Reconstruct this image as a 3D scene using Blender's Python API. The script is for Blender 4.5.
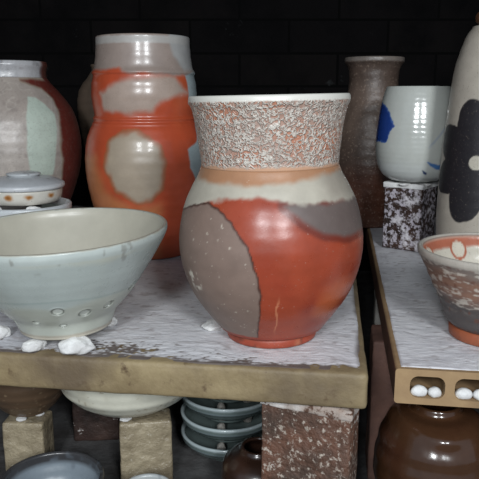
import bpy, bmesh, math, random
import numpy as np
from math import sin, cos, pi, radians as R

S = bpy.context.scene
C = S.collection
for o in list(bpy.data.objects):
    bpy.data.objects.remove(o)

# ------------------------------------------------------------------ camera
cam = bpy.data.cameras.new('camera')
cam.sensor_width = 36.0
cam.lens = 36.0 * 660 / 479
cam.clip_start = 0.01
co = bpy.data.objects.new('camera', cam)
co.location = (0, 0, 0.43)
co.rotation_euler = (R(90 - 12.35), 0, 0)
C.objects.link(co)
S.camera = co

# ------------------------------------------------------------------ daylight
w = bpy.data.worlds.new('daylight')
S.world = w
w.use_nodes = True
w.node_tree.nodes['Background'].inputs[0].default_value = (0.72, 0.84, 1.0, 1)
w.node_tree.nodes['Background'].inputs[1].default_value = 0.37


def area(name, loc, target, sx, sy, power, col):
    l = bpy.data.lights.new(name, 'AREA')
    l.shape = 'RECTANGLE'
    l.size, l.size_y = sx, sy
    l.energy = power
    l.color = col
    o = bpy.data.objects.new(name, l)
    o.location = loc
    d = np.array(target) - np.array(loc)
    import mathutils
    o.rotation_euler = mathutils.Vector(d).to_track_quat('-Z', 'Y').to_euler()
    C.objects.link(o)
    return o


area('daylight_opening_right', (0.40, -0.95, 0.92), (0.05, 0.7, 0.25), 0.26, 0.30, 18.5, (0.93, 0.97, 1.0))
area('daylight_opening_left', (-0.30, -0.95, 0.92), (0.0, 0.7, 0.25), 0.26, 0.30, 15.5, (0.93, 0.97, 1.0))

S.view_settings.view_transform = 'Standard'
S.view_settings.look = 'None'
S.view_settings.exposure = 0.0
S.view_settings.gamma = 1.0
S.view_settings.use_curve_mapping = False

# profiles (radius, height above the foot) and glaze outlines (angle, height) of the pots, in metres
DATA = {
 'front': {'loc': (0.0316, 0.614, 0.2015), 'prof': [(0.04564, 0.00415), (0.05043, 0.01138), (0.06139, 0.02574), (0.07361, 0.044), (0.0791, 0.05605), (0.08396, 0.07197), (0.0864, 0.08674), (0.08645, 0.10136), (0.0841, 0.1168), (0.0799, 0.13208), (0.07294, 0.1472), (0.0666, 0.15844), (0.06364, 0.16588), (0.06394, 0.17328), (0.0651, 0.1834), (0.06662, 0.19708), (0.06866, 0.20793), (0.07072, 0.21691), (0.0733, 0.22316), (0.0732, 0.22672)], 'poly': {'tan': [(-127.8, 0.1788), (127.8, 0.1788), (95.7, 0.1622), (36.8, 0.1596), (6.1, 0.1558), (-24.1, 0.1549), (-49.2, 0.1554), (-105.4, 0.1584)], 'ash': [(-271.0, 0.1788), (282.4, 0.1788), (215.7, 0.134), (91.8, 0.1359), (40.7, 0.139), (20.1, 0.1386), (5.0, 0.143), (-7.2, 0.1448), (-19.9, 0.1453), (-44.3, 0.1394), (-57.5, 0.1329), (-99.0, 0.1168), (-186.4, 0.111)], 'dark': [(9.2, 0.1383), (20.6, 0.1417), (38.4, 0.1377), (66.5, 0.1401), (205.0, 0.1415), (169.5, 0.0975), (72.1, 0.1077), (48.3, 0.1079), (31.8, 0.1141), (21.3, 0.1234)], 'mauve': [(-190.6, 0.1187), (-100.2, 0.1187), (-58.0, 0.1337), (-44.0, 0.1386), (-33.0, 0.1336), (-23.2, 0.1235), (-13.1, 0.1058), (-8.5, 0.0849), (-6.6, 0.0647), (-8.1, 0.043), (-13.6, 0.0139), (-44.3, 0.0071), (-462.0, -0.0052)]}},
 'bowl': {'loc': (-0.168, 0.6105, 0.20900000000000002), 'prof': [(0.04515, 0.01329), (0.04943, 0.01838), (0.05798, 0.02749), (0.06833, 0.03956), (0.07761, 0.05252), (0.08634, 0.06536), (0.0936, 0.07712), (0.09944, 0.08685), (0.10252, 0.09362), (0.10285, 0.09748)], 'poly': {'dots': [(-5.2, 0.0386), (15.7, 0.0323), (-27.2, 0.0254), (-3.1, 0.0198), (36.4, 0.0354), (56.7, 0.0473)]}},
 'orange': {'loc': (-0.1363, 0.9696, 0.2015), 'prof': [(0.06187, -1e-05), (0.06472, 0.01236), (0.07041, 0.03385), (0.076, 0.05817), (0.08156, 0.08074), (0.08559, 0.10308), (0.08741, 0.12374), (0.08751, 0.1413), (0.08525, 0.16017), (0.08134, 0.17458), (0.07532, 0.18747), (0.07307, 0.19175), (0.07302, 0.19531), (0.07151, 0.19886), (0.07277, 0.2102), (0.07465, 0.2271), (0.07365, 0.24387), (0.0713, 0.25636), (0.0721, 0.25982), (0.06975, 0.26465), (0.06756, 0.27703), (0.06622, 0.2907), (0.06563, 0.30157), (0.06557, 0.30564)], 'poly': {'neck': [(-259.9, 0.3312), (251.3, 0.3312), (224.9, 0.255), (36.7, 0.2536), (6.5, 0.2569), (-23.5, 0.2582), (-28.8, 0.2635), (-44.6, 0.2612), (-234.6, 0.2619)], 'mid': [(-53.5, 0.2317), (-40.6, 0.2403), (-24.5, 0.2479), (6.3, 0.2518), (35.0, 0.2509), (51.4, 0.2317), (27.1, 0.2259), (16.0, 0.2193), (8.4, 0.2076), (-21.7, 0.2036), (-49.7, 0.2086)], 'low': [(-34.3, 0.1659), (-25.1, 0.1762), (-11.3, 0.1803), (2.0, 0.1725), (11.3, 0.1605), (15.2, 0.1383), (10.3, 0.1045), (2.2, 0.0919), (-9.3, 0.0878), (-28.5, 0.1025), (-37.5, 0.132)], 'tanlow': [(-180.5, 0.15), (-51.7, 0.1442), (-43.8, 0.101), (-17.2, 0.0806), (11.7, 0.0828), (13.8, 0.005), (-309.5, -0.0093)], 'blue': [(53.1, 0.254), (72.2, 0.2601), (263.2, 0.2605), (236.9, 0.0762), (56.1, 0.0964), (42.8, 0.1297), (41.7, 0.1545), (56.6, 0.1669), (79.3, 0.2074), (54.0, 0.2163)], 'neckblue': [(30.9, 0.3131), (251.3, 0.3178), (223.5, 0.2605), (50.3, 0.2619), (35.3, 0.2876)]}},
 'leftjar': {'loc': (-0.3565, 1.05, 0.2015), 'prof': [(0.06177, 0.00777), (0.06963, 0.02762), (0.08051, 0.05548), (0.09278, 0.08786), (0.10102, 0.11505), (0.10376, 0.13565), (0.10415, 0.15451), (0.10218, 0.17322), (0.09954, 0.18716), (0.09534, 0.20102), (0.08886, 0.21327), (0.08009, 0.22546), (0.07138, 0.23608), (0.06193, 0.24665), (0.05642, 0.25417), (0.0563, 0.26466), (0.05852, 0.27213), (0.05769, 0.27659)], 'poly': {'red': [(15.0, 0.2501), (27.4, 0.2452), (40.3, 0.2387), (48.2, 0.2241), (45.4, 0.2065), (43.4, 0.189), (41.0, 0.1478), (43.0, 0.1017), (61.0, 0.0002), (658.4, -0.0022), (668.7, 0.2811), (53.7, 0.2802), (59.5, 0.2509)], 'mint': [(17.9, 0.2256), (25.4, 0.2249), (32.2, 0.2155), (39.4, 0.2001), (37.8, 0.1756), (34.6, 0.1486), (31.8, 0.1114), (11.2, 0.1142), (9.8, 0.1509), (11.8, 0.1989)]}},
 'lidpot': {'loc': (-0.2702, 0.83, 0), 'prof': [(0.04325, 0.29581), (0.0476, 0.30351), (0.04914, 0.31246), (0.05062, 0.31565), (0.05057, 0.31946), (0.04864, 0.32264), (0.03787, 0.32581), (0.0164, 0.32834), (0.01513, 0.33024), (0.01701, 0.33276), (0.01511, 0.33453), (0.01007, 0.33529)], 'poly': {}},
 'underpot': {'loc': (-0.2733, 0.83, 0.2015), 'prof': [(0.03384, 0.00348), (0.03876, 0.03289), (0.04623, 0.05664), (0.05369, 0.07491), (0.05671, 0.08657), (0.05827, 0.09302), (0.05784, 0.09688)], 'poly': {}},
 'dimvase': {'loc': (-0.2302, 1.22, 0.2015), 'prof': [(0.03761, -0.00299), (0.04282, 0.05573), (0.04978, 0.11144), (0.05669, 0.15704), (0.06179, 0.193), (0.06149, 0.21967), (0.05585, 0.24082), (0.04311, 0.25833), (0.03404, 0.27225), (0.03579, 0.27919)], 'poly': {}},
 'backvase': {'loc': (0.2321, 1.1751, 0.2015), 'prof': [(0.03808, -0.0), (0.04512, 0.02573), (0.05559, 0.06209), (0.06225, 0.10687), (0.06175, 0.15094), (0.0561, 0.18569), (0.04885, 0.21146), (0.04307, 0.23698), (0.04234, 0.26227), (0.04567, 0.27732), (0.05078, 0.28399), (0.05073, 0.28898)], 'poly': {}},
 'cup': {'loc': (0.2618, 0.9897, 0), 'prof': [(0.02711, 0.30349), (0.03612, 0.30652), (0.04509, 0.31255), (0.05175, 0.32157), (0.05609, 0.33503), (0.05814, 0.3499), (0.05753, 0.37496), (0.05484, 0.4012), (0.05135, 0.42283), (0.04753, 0.43714), (0.04603, 0.44071)], 'poly': {'blue': [(-73.4, 0.4185), (-56.4, 0.4131), (-44.8, 0.4034), (-42.2, 0.395), (-35.1, 0.3868), (-42.6, 0.3738), (-45.6, 0.3637), (-126.3, 0.3588), (-147.1, 0.4228)], 'b2': [(16.2, 0.3383), (27.3, 0.3346), (59.9, 0.3301), (67.4, 0.3221), (35.0, 0.3256), (23.2, 0.3318)], 'b3': [(12.1, 0.3252), (20.7, 0.3215), (20.5, 0.3176), (14.7, 0.32)]}},
 'bottle': {'loc': (0.3265, 0.87, 0.2015), 'prof': [(0.05431, 0.01231), (0.05813, 0.03041), (0.06043, 0.05796), (0.0606, 0.09188), (0.05916, 0.14502), (0.05581, 0.1968), (0.05271, 0.23478), (0.04914, 0.26341), (0.04579, 0.27696), (0.04183, 0.29041), (0.03664, 0.30378), (0.03152, 0.31103), (0.02771, 0.31585), (0.0289, 0.32425), (0.02884, 0.33262), (0.02632, 0.335)], 'poly': {'c': [(-13.2, 0.146)]}},
 'rbowl': {'loc': (0.2455, 0.6085, 0.2015), 'prof': [(0.03996, -1e-05), (0.04127, 0.01128), (0.04315, 0.01537), (0.04829, 0.02755), (0.05431, 0.04165), (0.06123, 0.05561), (0.0676, 0.06944), (0.07217, 0.07729), (0.07442, 0.08217), (0.07482, 0.0851)], 'poly': {'ring': [(-26.1, 0.0986)]}},
 'cream': {'loc': (-0.1246, 0.7, 0), 'prof': [(0.03328, 0.08584), (0.04471, 0.08956), (0.05607, 0.09575), (0.06735, 0.10437), (0.07516, 0.11295), (0.07841, 0.12027), (0.0799, 0.12999), (0.08008, 0.14686)], 'poly': {}},
 'brownb': {'loc': (-0.2487, 0.72, 0), 'prof': [(0.0307, 0.07473), (0.03654, 0.08111), (0.04349, 0.09127), (0.04923, 0.10137), (0.0526, 0.11142), (0.05358, 0.1239), (0.05104, 0.13877)], 'poly': {}},
 'brownjar': {'loc': (0.1939, 0.6, 0), 'prof': [(0.04127, -0.01347), (0.04805, 0.01554), (0.05572, 0.04402), (0.05834, 0.06644), (0.05593, 0.08854), (0.05166, 0.10491), (0.0455, 0.11788), (0.0375, 0.1254), (0.02563, 0.12861), (0.02362, 0.13288)], 'poly': {}},
}


# ------------------------------------------------------------------ numeric helpers
def lin(c):
    c = np.asarray(c, dtype=float) / 255.0
    return np.where(c <= 0.04045, c / 12.92, ((c + 0.055) / 1.055) ** 2.4)


def _hash(ix, iy, iz, seed):
    h = (ix * 374761393 + iy * 668265263 + iz * 2147483647 + seed * 974711) & 0xFFFFFFFF
    h = ((h ^ (h >> 13)) * 1274126177) & 0xFFFFFFFF
    h = ((h ^ (h >> 16)) * 2246822519) & 0xFFFFFFFF
    return ((h ^ (h >> 15)) & 0xFFFF) / 65535.0


def noise(p, scale, seed=0, octaves=3):
    """value noise -1..1 on an (n,3) array"""
    p = np.asarray(p, dtype=float) * scale
    tot = np.zeros(len(p)); amp = 1.0; norm = 0.0
    for k in range(octaves):
        q = p * (2 ** k) + 17.3 * k + 1000.0
        i = np.floor(q).astype(np.int64); f = q - i
        f = f * f * (3 - 2 * f)
        v = 0
        for dx in (0, 1):
            for dy in (0, 1):
                for dz in (0, 1):
                    wgt = (f[:, 0] if dx else 1 - f[:, 0]) * (f[:, 1] if dy else 1 - f[:, 1]) * (f[:, 2] if dz else 1 - f[:, 2])
                    v = v + wgt * _hash(i[:, 0] + dx, i[:, 1] + dy, i[:, 2] + dz, seed + k)
        tot += amp * (2 * v - 1); norm += amp; amp *= 0.5
    return tot / norm


def sstep(a, b, x):
    t = np.clip((x - a) / (b - a), 0, 1)
    return t * t * (3 - 2 * t)


def poly_sdf(X, Y, poly):
    """signed distance, negative inside"""
    d = np.full(X.shape, 1e9); s = np.ones(X.shape)
    n = len(poly)
    for i in range(n):
        ax, ay = poly[i]; bx, by = poly[i - 1]
        ex, ey = bx - ax, by - ay
        wx, wy = X - ax, Y - ay
        t = np.clip((wx * ex + wy * ey) / max(ex * ex + ey * ey, 1e-12), 0, 1)
        d = np.minimum(d, (wx - ex * t) ** 2 + (wy - ey * t) ** 2)
        c1 = Y >= ay; c2 = Y < by; c3 = ex * wy > ey * wx
        flip = (c1 & c2 & c3) | (~c1 & ~c2 & ~c3)
        s = np.where(flip, -s, s)
    return s * np.sqrt(d)


def smooth_curve(pts, step):
    """Catmull-Rom through (r,z) points, resampled at about the given step"""
    P = np.array(pts, dtype=float)
    if len(P) < 3:
        n = max(2, int(np.linalg.norm(P[-1] - P[0]) / step) + 1)
        return [tuple(P[0] + (P[-1] - P[0]) * t) for t in np.linspace(0, 1, n)]
    Q = np.vstack([2 * P[0] - P[1], P, 2 * P[-1] - P[-2]])
    out = []
    for i in range(1, len(Q) - 2):
        a, b, c, d = Q[i - 1:i + 3]
        n = max(1, int(round(np.linalg.norm(c - b) / step)))
        t1 = max(np.linalg.norm(b - a), 1e-9) ** .5; t2 = t1 + max(np.linalg.norm(c - b), 1e-9) ** .5
        t3 = t2 + max(np.linalg.norm(d - c), 1e-9) ** .5
        for k in range(n):
            t = t1 + (t2 - t1) * k / n
            A1 = (t1 - t) / t1 * a + t / t1 * b
            A2 = (t2 - t) / (t2 - t1) * b + (t - t1) / (t2 - t1) * c
            A3 = (t3 - t) / (t3 - t2) * c + (t - t2) / (t3 - t2) * d
            B1 = (t2 - t) / t2 * A1 + t / t2 * A2
            B2 = (t3 - t) / (t3 - t1) * A2 + (t - t1) / (t3 - t1) * A3
            out.append(tuple((t2 - t) / (t2 - t1) * B1 + (t - t1) / (t2 - t1) * B2))
    out.append(tuple(P[-1]))
    return out


def line(a, b, step):
    n = max(1, int(math.hypot(b[0] - a[0], b[1] - a[1]) / step))
    return [(a[0] + (b[0] - a[0]) * k / n, a[1] + (b[1] - a[1]) * k / n) for k in range(n)]


# ------------------------------------------------------------------ object helpers
def link(name, me, m, parent=None, loc=None, smooth=True):
    o = bpy.data.objects.new(name, me)
    C.objects.link(o)
    if m is not None:
        me.materials.append(m)
    if smooth:
        me.polygons.foreach_set('use_smooth', np.ones(len(me.polygons), dtype=bool))
    if parent is not None:
        o.parent = parent
    if loc is not None:
        o.location = loc
    return o


def tag(o, label, cat, group=None, kind=None):
    o['label'] = label
    o['category'] = cat
    if group:
        o['group'] = group
    if kind:
        o['kind'] = kind
    return o


def empty(name, loc, rot=(0, 0, 0)):
    o = bpy.data.objects.new(name, None)
    o.empty_display_size = 0.02
    o.location = loc
    o.rotation_euler = rot
    C.objects.link(o)
    return o


def struct(o):
    o['kind'] = 'structure'
    return o


def lathe(name, path, nseg=160, closed=False, inside_from=None, warp=None, flip=False):
    """revolve a path of (r,z). Returns mesh and arrays: co, inner flag. Angle 0 faces -Y and grows towards +X."""
    path = list(path)
    verts = []; inner = []; rows = []
    th = np.linspace(0, 2 * pi, nseg, endpoint=False) - pi
    for k, (r, z) in enumerate(path):
        ins = inside_from is not None and k >= inside_from
        if r < 1e-5:
            rows.append([len(verts)]); verts.append((0, 0, z)); inner.append(ins)
        else:
            st = len(verts)
            rows.append(list(range(st, st + nseg)))
            for a in th:
                verts.append((r * sin(a), -r * cos(a), z)); inner.append(ins)
    faces = []
    n = len(rows)
    for k in range(n if closed else n - 1):
        a, b = rows[k], rows[(k + 1) % n]
        if len(a) == 1 and len(b) == 1:
            continue
        for j in range(nseg):
            j2 = (j + 1) % nseg
            if len(a) == 1:
                f = (a[0], b[j2], b[j])
            elif len(b) == 1:
                f = (a[j], a[j2], b[0])
            else:
                f = (a[j], a[j2], b[j2], b[j])
            faces.append(f)
    co = np.array(verts, dtype=float)
    if warp is not None:
        co = warp(co, np.array(inner))
    me = bpy.data.meshes.new(name)
    me.from_pydata(co.tolist(), [], faces)
    me.update()
    return me, co, np.array(inner)


def paint(me, rgb, rough):
    n = len(me.vertices)
    a = me.attributes.new('glaze', 'FLOAT_COLOR', 'POINT')
    buf = np.ones((n, 4)); buf[:, :3] = rgb; buf[:, 3] = rough
    a.data.foreach_set('color', buf.astype(np.float32).ravel())


class Skin:
    """glaze colour and gloss over a thrown pot, laid down coat by coat"""
    def __init__(s, co, inner, base, rough):
        s.co = co; s.inner = inner; n = len(co)
        s.th = np.arctan2(co[:, 0], -co[:, 1])
        s.r = np.hypot(co[:, 0], co[:, 1]); s.z = co[:, 2]
        s.rgb = np.tile(lin(base), (n, 1)); s.rough = np.full(n, float(rough))

    def coat(s, m, col, rough=None):
        m = np.clip(m, 0, 1)
        s.rgb = s.rgb * (1 - m[:, None]) + lin(col)[None, :] * m[:, None]
        if rough is not None:
            s.rough = s.rough * (1 - m) + rough * m

    def poly(s, pts, col, rough=None, soft=0.0015, rag=0.0015, scale=180, seed=1, amount=1.0, rref=None, edge=None):
        rr = rref if rref else np.percentile(s.r, 85)
        P = [(R(t) * rr, z) for t, z in pts]
        d = poly_sdf(s.th * rr, s.z, P) + rag * noise(s.co, scale, seed)
        if edge is not None:
            ecol, ew = edge
            s.coat((1 - sstep(ew * .5, ew, np.abs(d))) * (~s.inner), ecol)
        s.coat((1 - sstep(-soft, soft, d)) * amount * (~s.inner), col, rough)

    def band(s, z0, z1, col, rough=None, soft=0.002, rag=0.002, scale=150, seed=3, amount=1.0, both=False):
        zz = s.z + rag * noise(s.co, scale, seed)
        m = sstep(z0 - soft, z0 + soft, zz) * (1 - sstep(z1 - soft, z1 + soft, zz)) * amount
        s.coat(m if both else m * (~s.inner), col, rough)

    def spots(s, scale, lo, hi, col, rough=None, seed=9, amount=1.0, oct=2, both=False):
        m = sstep(lo, hi, noise(s.co, scale, seed, oct)) * amount
        s.coat(m if both else m * (~s.inner), col, rough)

    def inside(s, col, rough=None):
        s.coat(s.inner.astype(float), col, rough)

    def done(s, me):
        paint(me, s.rgb, s.rough)


# ------------------------------------------------------------------ materials
class NT:
    def __init__(s, name):
        s.m = bpy.data.materials.new(name); s.m.use_nodes = True
        s.t = s.m.node_tree; s.n = s.t.nodes; s.b = s.n['Principled BSDF']

    def add(s, typ, **kw):
        o = s.n.new(typ)
        for k, v in kw.items():
            setattr(o, k, v)
        return o

    def l(s, a, b):
        s.t.links.new(a, b)

    def tex(s, scale, detail=4, rough=.55, vec=None, dist=0.0):
        t = s.add('ShaderNodeTexNoise')
        t.inputs['Scale'].default_value = scale; t.inputs['Detail'].default_value = detail
        t.inputs['Roughness'].default_value = rough; t.inputs['Distortion'].default_value = dist
        if vec is not None:
            s.l(vec, t.inputs['Vector'])
        return t.outputs['Fac']

    def vor(s, scale, vec=None, feature='F1'):
        t = s.add('ShaderNodeTexVoronoi', feature=feature)
        t.inputs['Scale'].default_value = scale
        if vec is not None:
            s.l(vec, t.inputs['Vector'])
        return t.outputs['Distance']

    def objco(s, scale=(1, 1, 1)):
        c = s.add('ShaderNodeTexCoord'); mp = s.add('ShaderNodeMapping')
        mp.inputs['Scale'].default_value = scale
        s.l(c.outputs['Object'], mp.inputs['Vector'])
        return mp.outputs['Vector']

    def ramp(s, fac, a, b, ca=(0, 0, 0, 1), cb=(1, 1, 1, 1)):
        r = s.add('ShaderNodeValToRGB')
        r.color_ramp.elements[0].position = a; r.color_ramp.elements[1].position = b
        r.color_ramp.elements[0].color = ca; r.color_ramp.elements[1].color = cb
        s.l(fac, r.inputs['Fac'])
        return r.outputs['Color']

    def mix(s, fac, a, b, mode='MIX'):
        x = s.add('ShaderNodeMix', data_type='RGBA', blend_type=mode)
        for sock, v in ((x.inputs[0], fac), (x.inputs[6], a), (x.inputs[7], b)):
            if hasattr(v, 'is_linked'):
                s.l(v, sock)
            elif isinstance(v, (int, float)):
                sock.default_value = v
            else:
                sock.default_value = (*lin(v), 1)
        return x.outputs[2]

    def bump(s, h, strength, dist, prev=None):
        b = s.add('ShaderNodeBump')
        b.inputs['Strength'].default_value = strength; b.inputs['Distance'].default_value = dist
        s.l(h, b.inputs['Height'])
        if prev is not None:
            s.l(prev, b.inputs['Normal'])
        return b.outputs['Normal']


def glaze(name, var=0.25, vscale=60, speck=None, bump=(90, .15, .002), fine=None, spec=.5, coat=0.0):
    """fired glaze over a painted clay body: colour and gloss from the pot's own coats, broken up by noise"""
    t = NT(name)
    at = t.add('ShaderNodeAttribute', attribute_name='glaze')
    v = t.objco()
    n = t.tex(vscale, 5, .6, v)
    gray = t.ramp(n, .25, .75, (1 - var, 1 - var, 1 - var, 1), (1 + var * .4, 1 + var * .4, 1 + var * .4, 1))
    col = t.mix(1.0, at.outputs['Color'], gray, 'MULTIPLY')
    if speck:
        sc, lo, hi, c, amt = speck
        m = t.ramp(t.tex(sc, 3, .6, v), lo, hi, (0, 0, 0, 1), (amt, amt, amt, 1))
        col = t.mix(m, col, c)
    t.l(col, t.b.inputs['Base Color'])
    rn = t.add('ShaderNodeMath', operation='MULTIPLY_ADD')
    t.l(t.tex(vscale * 2.3, 3, .6, v), rn.inputs[0]); rn.inputs[1].default_value = .22
    ra = t.add('ShaderNodeMath', operation='SUBTRACT'); t.l(at.outputs['Alpha'], ra.inputs[0]); ra.inputs[1].default_value = .11
    t.l(ra.outputs[0], rn.inputs[2]); t.l(rn.outputs[0], t.b.inputs['Roughness'])
    nm = t.bump(t.tex(bump[0], 3, .5, v), bump[1], bump[2])
    if fine:
        nm = t.bump(t.tex(fine[0], 4, .6, v), fine[1], fine[2], nm)
    t.l(nm, t.b.inputs['Normal'])
    t.b.inputs['Specular IOR Level'].default_value = spec
    t.b.inputs['Coat Weight'].default_value = coat
    t.b.inputs['Coat Roughness'].default_value = .12
    return t.m


def rocky(name, cols, scale=40, rough=.8, bumps=((60, .4, .004),), spot=None, spot2=None, stretch=(1, 1, 1), spec=.3):
    t = NT(name)
    v = t.objco(stretch)
    col = t.mix(t.ramp(t.tex(scale, 6, .65, v), .35, .65), cols[0], cols[1])
    if len(cols) > 2:
        col = t.mix(t.ramp(t.tex(scale * .37, 4, .6, v), .45, .68), col, cols[2])
    for sp in (spot, spot2):
        if sp:
            sc, lo, hi, c = sp
            col = t.mix(t.ramp(t.tex(sc, 5, .65, v), lo, hi), col, c)
    t.l(col, t.b.inputs['Base Color'])
    t.b.inputs['Roughness'].default_value = rough
    t.b.inputs['Specular IOR Level'].default_value = spec
    nm = None
    for sc, st, di in bumps:
        nm = t.bump(t.tex(sc, 5, .6, v), st, di, nm)
    t.l(nm, t.b.inputs['Normal'])
    return t.m


M_edge = rocky('fired shelf edge', ((146, 130, 98), (122, 106, 78), (98, 84, 66)), 26, .6, ((70, .35, .004), (14, .3, .01)), spot=(55, .60, .72, (84, 66, 48)), spec=.4)
M_edge2 = rocky('tan cordierite', ((158, 132, 98), (142, 116, 86), (120, 96, 72)), 24, .7, ((120, .25, .002),), spot=(60, .66, .74, (90, 66, 44)))
M_side = rocky('flashed brown shelf side', ((112, 84, 72), (92, 70, 62), (78, 58, 50)), 24, .7, ((120, .25, .002),))  # left side face, darker and browner than the tan front
M_wad = rocky('white wad clay', ((226, 226, 224), (204, 204, 204), (188, 186, 184)), 80, .85, ((160, .5, .003),))
M_post_tan = rocky('ash glazed prop', ((162, 150, 126), (130, 118, 96), (108, 96, 78)), 40, .35, ((70, .7, .006), (25, .5, .01)), spot=(110, .64, .72, (190, 182, 164)), spec=.5)
M_post_dark = rocky('dark crusted prop', ((58, 42, 36), (36, 28, 24), (74, 54, 46)), 60, .5, ((90, .7, .006),), spot=(160, .49, .57, (172, 166, 174)), spot2=(44, .54, .64, (194, 190, 194)))
M_post_dim = rocky('dark flecked brick', ((52, 38, 34), (34, 27, 24), (64, 48, 42)), 50, .6, ((90, .6, .005),), spot=(70, .66, .72, (196, 190, 186)))
M_post_front = rocky('crusted brick', ((92, 72, 62), (62, 52, 46), (112, 78, 62)), 50, .55, ((90, .8, .006), (30, .5, .01)), spot=(210, .55, .64, (176, 164, 152)), spot2=(60, .66, .72, (196, 188, 180)))
M_cap = rocky('patchy wash', ((206, 202, 198), (176, 166, 158), (150, 132, 120)), 60, .8, ((160, .6, .003),), spot=(110, .52, .58, (92, 68, 56)))
M_pillar = rocky('brown fired pillar', ((124, 92, 80), (104, 78, 70), (84, 64, 58)), 30, .7, ((60, .4, .004),))
M_pale = rocky('pale prop', ((150, 148, 142), (120, 116, 110), (100, 96, 92)), 30, .7, ((60, .4, .004),))


def kiln_wash_mat():
    t = NT('flaking kiln wash')
    at = t.add('ShaderNodeAttribute', attribute_name='glaze')
    v = t.objco((1, 2.2, 1))
    n = t.tex(60, 6, .65, v)
    g = t.ramp(n, .3, .7, (.84, .84, .86, 1), (1.03, 1.03, 1.03, 1))
    col = t.mix(1.0, at.outputs['Color'], g, 'MULTIPLY')
    t.l(col, t.b.inputs['Base Color'])
    t.b.inputs['Roughness'].default_value = .55
    t.b.inputs['Specular IOR Level'].default_value = .35
    nm = t.bump(t.tex(140, 5, .65, v), .45, .0014)
    t.l(nm, t.b.inputs['Normal'])
    return t.m


M_wash = kiln_wash_mat()


def kiln_brick():
    t = NT('sooty kiln brick')
    v = t.objco()
    b = t.add('ShaderNodeTexBrick')
    b.inputs['Scale'].default_value = 1.0
    b.inputs['Brick Width'].default_value = .23; b.inputs['Row Height'].default_value = .075
    b.inputs['Mortar Size'].default_value = .003
    b.inputs['Color1'].default_value = (*lin((20, 18, 18)), 1); b.inputs['Color2'].default_value = (*lin((15, 14, 15)), 1)
    b.inputs['Mortar'].default_value = (*lin((8, 8, 8)), 1)
    mp = t.add('ShaderNodeMapping'); mp.inputs['Rotation'].default_value = (R(90), 0, 0)
    c = t.add('ShaderNodeTexCoord'); t.l(c.outputs['Object'], mp.inputs['Vector']); t.l(mp.outputs['Vector'], b.inputs['Vector'])
    col = t.mix(t.ramp(t.tex(9, 5, .6, v), .45, .7), b.outputs['Color'], (9, 9, 10))
    col = t.mix(t.ramp(t.tex(14, 5, .7, v), .66, .74), col, (44, 46, 46))
    t.l(col, t.b.inputs['Base Color']); t.b.inputs['Roughness'].default_value = .95
    t.b.inputs['Specular IOR Level'].default_value = .06
    nm = t.bump(b.outputs['Fac'], -.6, .004)
    nm = t.bump(t.tex(40, 5, .6, v), .5, .006, nm)
    t.l(nm, t.b.inputs['Normal'])
    return t.m


M_brick = kiln_brick()
M_floor = rocky('ashy kiln floor', ((92, 92, 92), (70, 68, 68), (54, 50, 48)), 30, .8, ((60, .5, .005),))
M_ground = rocky('yard ground', ((120, 112, 100), (100, 92, 82), (90, 84, 76)), 6, .9, ((20, .4, .02),))


# ------------------------------------------------------------------ solids
def axis_coords(L, r, step):
    h = L / 2
    n = max(2, int((L - 2 * r) / step))
    a = [-h, -h + .12 * r, -h + .4 * r]
    mid = list(np.linspace(-h + r, h - r, n + 1))
    return np.array(a + mid + [-x for x in a[::-1]])


def rounded_box(name, sx, sy, sz, r=.004, step=.006, disp=None, steps=None):
    """box with rounded worn edges, centred in x,y, standing on z=0"""
    st = steps or (step, step, step)
    ax = [axis_coords(L, r, s) for L, s in zip((sx, sy, sz), st)]
    key = {}; verts = []; faces = []

    def vid(i, j, k):
        q = (i, j, k)
        if q not in key:
            key[q] = len(verts); verts.append((ax[0][i], ax[1][j], ax[2][k]))
        return key[q]
    n = [len(a) for a in ax]
    for d in range(3):
        u, v = (d + 1) % 3, (d + 2) % 3
        for side in (0, n[d] - 1):
            for i in range(n[u] - 1):
                for j in range(n[v] - 1):
                    q = []
                    for (a, b) in ((i, j), (i + 1, j), (i + 1, j + 1), (i, j + 1)):
                        t = [0, 0, 0]; t[d] = side; t[u] = a; t[v] = b
                        q.append(vid(*t))
                    faces.append(q if side else q[::-1])
    P = np.array(verts)
    half = np.array([sx, sy, sz]) / 2 - r
    inner = np.clip(P, -half, half)
    d = P - inner
    ln = np.linalg.norm(d, axis=1)[:, None]
    nr = d / np.maximum(ln, 1e-9)
    P = inner + nr * r
    if disp:
        amp, sc, seed = disp
        P = P + nr * (amp * noise(P, sc, seed, 4))[:, None]
    P[:, 2] += sz / 2
    me = bpy.data.meshes.new(name)
    me.from_pydata(P.tolist(), [], faces)
    me.update()
    return me


def lump(name, sx, sy, sz, seed, m, loc, rz=0, sub=4, amp=.28, freq=1.7):
    bm = bmesh.new()
    bmesh.ops.create_icosphere(bm, subdivisions=sub, radius=1)
    P = np.array([v.co[:] for v in bm.verts])
    k = 1 + amp * noise(P + seed * 3.1, freq, seed, 4)
    P = P * k[:, None]
    P[:, 2] = np.maximum(P[:, 2], -.62)
    P = P * np.array([sx, sy, sz]) / 2
    P[:, 2] -= P[:, 2].min()
    c, s_ = cos(rz), sin(rz)
    P = np.stack([P[:, 0] * c - P[:, 1] * s_, P[:, 0] * s_ + P[:, 1] * c, P[:, 2]], 1)
    for v, p in zip(bm.verts, P):
        v.co = p
    me = bpy.data.meshes.new(name)
    bm.to_mesh(me); bm.free()
    return link(name, me, m, None, loc)


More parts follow.
